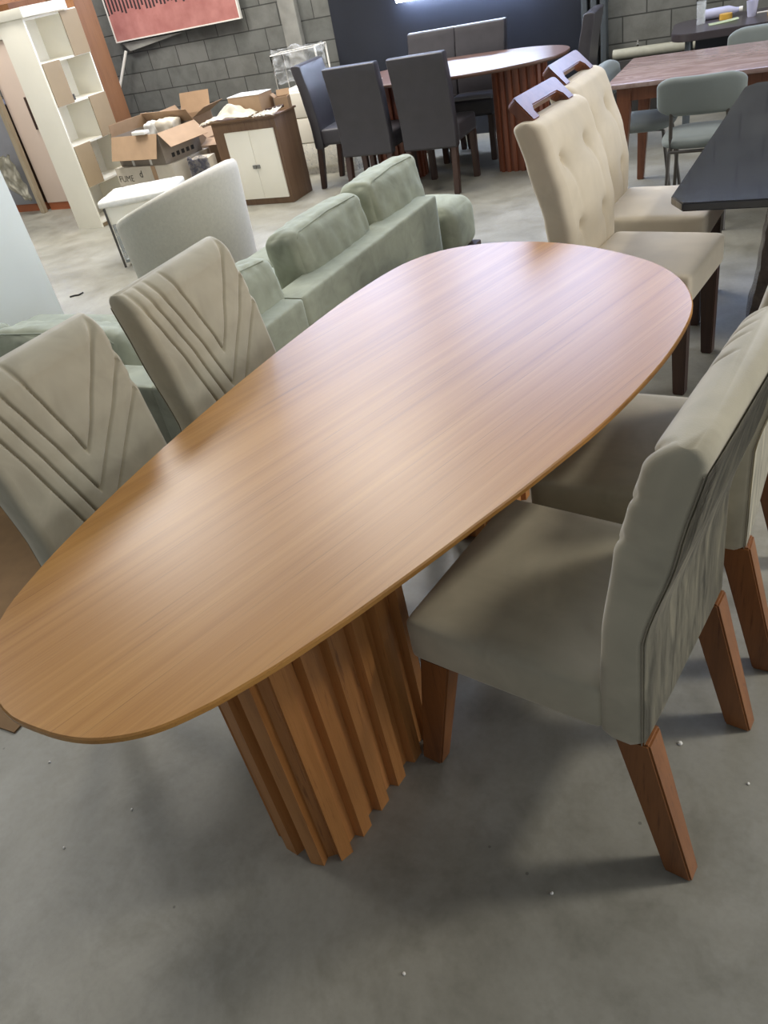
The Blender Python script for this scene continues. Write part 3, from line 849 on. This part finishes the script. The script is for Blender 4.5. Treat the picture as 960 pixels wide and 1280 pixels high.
# ------------------------------------------------------------------ cartons
def carton(name, label, loc, rz, sx, sy, h, mat, flaps=(), th=.006, group='cartons beside the bookcase', open_=True):
    t = thing(name, label, 'carton', loc, rz, group)
    if open_:
        obj('front_wall', bx(-sx/2, sx/2, -sy/2, -sy/2+th, 0, h), mat, t); obj('rear_wall', bx(-sx/2, sx/2, sy/2-th, sy/2, 0, h), mat, t)
        obj('side_wall', bx(-sx/2, -sx/2+th, -sy/2+th, sy/2-th, 0, h), mat, t); obj('side_wall', bx(sx/2-th, sx/2, -sy/2+th, sy/2-th, 0, h), mat, t)
        obj('bottom_panel', bx(-sx/2+th, sx/2-th, -sy/2+th, sy/2-th, 0, th), mat, t)
        for side, ang, ln in flaps:
            L = sx if side in 'fb' else sy
            f = bx(-L/2+.002, L/2-.002, 0, ln, 0, th*.7)
            Rz = {'f': PI, 'b': 0, 'r': -PI/2, 'l': PI/2}[side]
            off = {'f': (0,-sy/2,h), 'b': (0,sy/2,h), 'r': (sx/2,0,h), 'l': (-sx/2,0,h)}[side]
            bmesh.ops.transform(f, matrix=Matrix.Translation(off) @ Matrix.Rotation(Rz,4,'Z') @ Matrix.Rotation(math.radians(ang),4,'X'), verts=f.verts)
            obj('flap', f, M['cardboard'], t)
    else:
        obj('carton_body', bx(-sx/2, sx/2, -sy/2, sy/2, 0, h, bev=.003), mat, t)
    return t
def text(body, size, parent, loc, rot, mat, name='printed_lettering', bold=0):
    cu = bpy.data.curves.new(name, 'FONT'); cu.body = body; cu.size = size; cu.extrude = .0006; cu.offset = bold
    o = bpy.data.objects.new(name, cu); COL.objects.link(o); o.parent = parent; o.location = loc; o.rotation_euler = rot
    cu.materials.append(mat)
    me = bpy.data.meshes.new_from_object(o); me.name = name
    m = bpy.data.objects.new(name, me); COL.objects.link(m); m.parent = parent; m.location = loc; m.rotation_euler = rot
    bpy.data.objects.remove(o); bpy.data.curves.remove(cu); m.name = name
    return m
fb = carton('printed_carton', 'pale carton printed FUME on the floor under the open carton', (-5.34,6.02,0), math.radians(-4), .72, .52, .475, M['cardboard_pale'], open_=False)
text('FUME', .078, fb, (-.345,-.2615,.355), (PI/2,0,0), M['ink'], bold=-.001)
text('d', .085, fb, (-.07,-.2615,.385), (PI/2,0,0), M['ink'])
text('- - -', .03, fb, (-.34,-.2615,.31), (PI/2,0,0), M['ink'])
obj('tape_strip', bx(.10, .15, -.263, -.2605, 0, .475), M['cardboard'], fb)
obj('printed_mark', prism(new(), [(-.325,.19),(-.285,.19),(-.305,.225)], 'y', -.262, -.2602), M['ink'], fb)
ob = carton('open_carton', 'open grey-brown carton with spread flaps on top of printed carton', (-5.325,6.01,.477), math.radians(-9), .62, .46, .25, M['cardboard_grey'],
            (('f',-66,.20), ('r',-42,.17), ('b',120,.12), ('l',100,.10)))
for k in range(5): obj('printed_mark', bx(.311, .3125, -.14+.06*k, -.105+.06*k, .035, .07), M['ink'], ob)
for k in range(2): obj('white_strip', bx(-.14+.24*k, -.11+.24*k, -.2322, -.2305, .0, .24), M['whitecard'], ob)
small('foam_block', 'white foam block lying on the left flap of the open carton', 'foam block', pillow(.16,.07,.03,.008), M['whitecard'], (-5.25,5.76,.748), -.1)
wd = obj('paper_wad', pillow(.20,.16,.16,.03,(0,0,0),10,.03,4), M['cardboard_pale'], None, 80); wd.location = (-5.20,6.10,.695)
tag(wd, 'crumpled pale packing paper stuffed in the open carton', 'packing paper')
wd = obj('plastic_wad', pillow(.14,.12,.14,.03,(0,0,0),10,.03,6), M['bubble'], None, 80); wd.location = (-5.42,6.13,.70)
tag(wd, 'white crumpled plastic in the open carton', 'plastic')
rc_ = carton('rear_carton', 'tall-flapped brown carton on the floor behind the open carton', (-5.40,6.62,0), math.radians(4), .34, .34, .70, M['cardboard'], (('b',72,.18), ('r',25,.18), ('l',60,.10)))
bcn = carton('side_carton', 'brown carton leaning open between grey carton and brown cabinet', (-4.82,6.36,0), math.radians(0), .20, .30, .56, M['cardboard'], (('l',45,.10), ('f',-20,.12)))
wcn = carton('wrapped_carton', 'pale carton half covered in torn dark plastic beside printed carton', (-4.81,5.93,0), math.radians(14), .19, .16, .47, M['cardboard_pale'], open_=False)
def blk(u, v): return Vector((-.10+.19*u+.02*mnoise.noise(Vector((v*6,u*3,1))), -.086-.012*abs(mnoise.noise(Vector((u*6,v*6,0)))), .49-.20*v+.03*mnoise.noise(Vector((u*5,0,v)))))
M['darkfilm'] = film('dark_plastic_film', (92,90,100), .85)
obj('torn_plastic', sheet(14, 12, blk), M['darkfilm'], wcn, 80)

# ------------------------------------------------------------------ brown cabinet with white doors
cb = thing('low_cabinet', 'brown low cabinet with two white doors below packing clutter', 'cabinet', (-4.04, 6.035, 0))
obj('carcass', bx(-.66, 0, .004, .345, 0, .690, bev=.002), M['brownlam'], cb)
obj('top_board', bx(-.68, .015, -.01, .355, .6905, .706, bev=.002), M['brownlam'], cb)
for x0, x1, hx in ((-.535,-.284,-.302), (-.281,-.030,-.263)):
    dd = obj('door', bx(x0, x1, -.014, .003, .055, .615, bev=.001), M['white_lac'], cb)
    obj('handle', bx(hx-.016, hx+.016, -.026, -.014, .31, .34, bev=.002), M['steel'], dd)
CZ = .707
pk = carton('flat_carton', 'brown carton with white lid standing on the brown cabinet', (-4.37,6.245,CZ), math.radians(-4), .34, .19, .150, M['cardboard'], open_=False, group='cartons on the brown cabinet')
obj('white_lid', bx(-.172, .172, -.097, .097, .1505, .156, bev=.001), M['whitecard'], pk)
obj('tape_knot', bx(-.03, .03, -.03, .03, .1565, .165, bev=.003), M['bubble'], pk)
pk = carton('torn_carton', 'small torn brown carton at the right rear of the cabinet top', (-4.10,6.32,CZ), math.radians(15), .12, .09, .09, M['cardboard'], (('b',65,.05), ('l',50,.04)), group='cartons on the brown cabinet')
def wr(u, v):
    x = -4.78+.53*u; y = 5.975+.165*v
    z = CZ+.022+.095*math.exp(-((u-.55)/.22)**2)*math.exp(-((v-.8)/.5)**2)*(1+.5*mnoise.noise(Vector((u*6,v*5,2))))+.016*mnoise.noise(Vector((u*9,v*8,0)))
    if u < .12: z -= (.12-u)*.25
    z += .05*max(0, 1-abs(u-.86)/.09)*max(0, v-.3)
    return Vector((x, y, max(CZ+.004, z) if u > .25 and v > .1 else z-.0))
M['kraft'] = plain('cream_packing_paper', (236,230,214), .6, var=.06, scale=14)
tag(obj('packing_paper', sheet(40, 24, wr), M['kraft'], None, 80), 'crumpled cream packing paper draped over the brown cabinet top', 'packing paper')
def wr2(u, v): return Vector((-4.235+.24*u, 5.985+.15*v, CZ+.016+.018*mnoise.noise(Vector((u*10,v*8,5)))+.03*u*v))
tag(obj('plastic_sheet', sheet(26, 16, wr2), M['filmw'], None, 80), 'milky plastic sheet at the right front of the cabinet top', 'plastic sheet')
small('dark_tube', 'short dark tube lying on the plastic at cabinet right', 'tube', tube(new(), [(-.08,0,0),(.08,.05,.01)], .012), M['darkleg'], (-4.13,6.19,CZ+.02))
wc = thing('white_drawer_unit', 'narrow white drawer unit between brown cabinet and charcoal chair', 'cabinet', (-4.26, 6.93, 0))
obj('carcass', bx(-.26, .42, .02, .34, .05, .74, bev=.002), M['white_lac'], wc)
for k in range(3): obj('drawer', bx(-.25, .41, 0, .019, .07+.22*k, .28+.22*k, bev=.003), M['white_lac'], wc)
obj('plinth', bx(-.24, .40, .03, .33, 0, .05), M['whitecard'], wc)
def wfl(u, v): return Vector((-.30+.80*u, -.03-.04*v+.02*mnoise.noise(Vector((u*8,v*8,1))), .30*v+.004))
obj('plastic_wrap', sheet(24, 10, wfl), M['film'], wc, 80)
# plastic-wrapped rack by the pier
rk = thing('wire_rack', 'white wire rack in crumpled clear plastic against the block wall', 'rack', (-4.65, 7.60, 0))
b = new()
tube(b, [(-.30,0,0),(-.30,0,.98),(.22,0,1.0),(.22,0,0)], .011)
tube(b, [(-.30,.22,0),(-.30,.22,.98),(.22,.22,1.0),(.22,.22,0)], .011)
for z in (.3,.6): tube(b, [(-.30,0,z),(.22,0,z)], .008); tube(b, [(-.30,.22,z),(.22,.22,z)], .008)
for x, z in ((-.30,.98),(.22,1.0),(-.30,.3),(.22,.3)): tube(b, [(x,0,z),(x,.22,z)], .009)
obj('frame', b, M['whitecard'], rk)
def bag(u, v):
    return Vector((-.26+.60*u, -.04-.05*math.sin(PI*u)+.05*mnoise.noise(Vector((u*6,v*6,0))), 1.04-.30*v+.05*mnoise.noise(Vector((u*5,v*3,7)))))
obj('plastic_cover', sheet(28, 24, bag), M['film'], rk, 80)

# ------------------------------------------------------------------ wall picture, bracket and rod
pc = thing('wall_picture', 'coral pink fringed picture with dark vertical stripes on block wall', 'picture', (-6.25, 7.90, 1.325))
obj('canvas', bx(-.845, .845, 0, .03, .012, 1.2), M['rose'], pc)
b = new()
box(b, -.86, .86, -.006, .03, 0, .012); box(b, -.86, -.846, -.006, .03, .012, 1.2); box(b, .846, .86, -.006, .03, .012, 1.2)
obj('frame', b, M['whitecard'], pc)
obj('hanger', bx(-.5, .5, .03, .099, .9, .95), M['rail'], pc)
tag(obj('wall_bracket', prism(new(), [(-7.06,1.31),(-6.15,1.31),(-6.98,1.225)], 'y', 7.93, 7.999), M['pier']), 'grey triangular bracket below the coral picture', 'bracket')
tag(obj('thin_rod', tube(new(), [(-7.74,7.62,.0),(-7.02,7.905,1.235)], .016), M['whitecard']), 'thin white rod leaning against the block wall below picture', 'rod')

tag(obj('thin_brown_sheet', bx(-3.05, -1.93, .75, 1.70, 0, .006), M['brownsheet']), 'thin brown sheet on the floor behind the lower left taupe chair', 'cardboard')  # thin brown sheet that gives a dark patch on the floor
wl = thing('glare_lamp', 'added white strip lamp standing in for a glare on the navy door', 'lamp', (-3.36, WY-.052, 1.215))  # added lamp in place of a bright glare on the door
obj('housing', bx(-.28, 1.12, -.12, 0, .03, .09, bev=.006), M['whitecard'], wl)
obj('tube', tube(new(), [(-.26,-.09,.012),(1.10,-.09,.012)], .016, 12), M['tubeglow'], wl)

# ------------------------------------------------------------------ crumbs on the floor
def gp(x, y, lab, cat, r=.006, mat='whitecard', name='foam_crumb'):
    q = bmesh.new(); bmesh.ops.create_icosphere(q, subdivisions=2, radius=r)
    for v in q.verts: v.co *= 1+.4*mnoise.noise(v.co*200+Vector((x,y,0))*9); v.co.z *= .7
    o = obj(name, q, M[mat]); o.location = (x, y, r*.62); tag(o, lab, cat, 'white crumbs on the concrete floor'); return o
CR_ = [(-.123,1.266),(.034,1.20),(-.315,.808),(-.551,.549),(-1.737,.705),(-1.389,.663),(-1.493,.515)]
for i, (x, y) in enumerate(CR_):
    gp(x, y, ('largest white foam crumb, between the rear legs of the nearest taupe chair' if i == 0 else 'tiny white foam crumb lying on the bare concrete floor'), 'crumb', .0035 if i else .006)
b = tube(new(), [(0,0,.005),(.03,.012,.006),(.07,.01,.006),(.10,.03,.012)], .006, 8)
small('dark_twig', 'dark curled scrap on the floor near the pale cabinet', 'scrap', b, M['ink'], (-4.82,3.98,0), .4)

# ------------------------------------------------------------------ lights
def area(name, loc, rot, sx, sy, e, c):
    l = bpy.data.lights.new(name, 'AREA'); l.shape = 'RECTANGLE'; l.size = sx; l.size_y = sy; l.energy = e; l.color = c
    o = bpy.data.objects.new(name, l); COL.objects.link(o); o.location = loc; o.rotation_euler = rot; return o
area('overhead_light', (2.6, 3.0, 4.2), (0,0,0), .6, .6, 115, (1,.95,.86))
area('overhead_light', (-4.0, 6.3, 4.6), (0,0,0), 1.4, 1.4, 150, (1,.95,.87))
area('overhead_light', (-6.28, 5.2, 4.6), (0,0,0), 1.5, 1.5, 215, (1,.97,.92))
area('overhead_light', (-7.0, 1.6, 4.6), (0,0,0), 1.3, 1.3, 130, (1,.96,.90))  # added fill for the white end panel of the bookcase
area('overhead_light', (-2.2, 4.8, 4.4), (0,0,0), 1.8, 1.8, 70, (1,.97,.93))  # added soft fill to brighten the bookcase niches
area('door_daylight', (6.8, 4.0, 2.2), (0, math.radians(90), 0), 3.6, 4.4, 290, (.97,.98,1))
w = bpy.data.worlds.new('World'); sc.world = w; w.use_nodes = True
bg = w.node_tree.nodes['Background']; bg.inputs[0].default_value = (.80,.88,1,1); bg.inputs[1].default_value = .40

# ------------------------------------------------------------------ camera
F, CX, CY, VX, VY, CH, YAW = 975., 480., 640., 785., 1975., 1.68, math.radians(32.5)
down = Vector((VX-CX, VY-CY, F)).normalized(); up = -down              # camera space: x right, y down, z forward
fh = Vector((0,0,1)) - up*up.z; fh.normalize(); rt = fh.cross(up)
if rt.x < 0: rt = -rt
def world_of(v):                                                       # camera-space vector -> world
    a, b_, c_ = v.dot(rt), v.dot(fh), v.dot(up)
    return Vector((math.cos(YAW)*a-math.sin(YAW)*b_, math.sin(YAW)*a+math.cos(YAW)*b_, c_))
X, Y, Z = world_of(Vector((1,0,0))), world_of(Vector((0,-1,0))), world_of(Vector((0,0,-1)))
cam = bpy.data.cameras.new('camera'); co = bpy.data.objects.new('camera', cam); COL.objects.link(co)
co.matrix_world = Matrix(((X.x,Y.x,Z.x,0),(X.y,Y.y,Z.y,0),(X.z,Y.z,Z.z,CH),(0,0,0,1)))
cam.sensor_fit = 'VERTICAL'; cam.sensor_height = 24; cam.lens = F/1280*24
cam.clip_start = .05; sc.camera = co
vs = sc.view_settings
vs.view_transform = 'Standard'; vs.look = 'None'; vs.gamma = 1; vs.use_curve_mapping = False; vs.exposure = 0
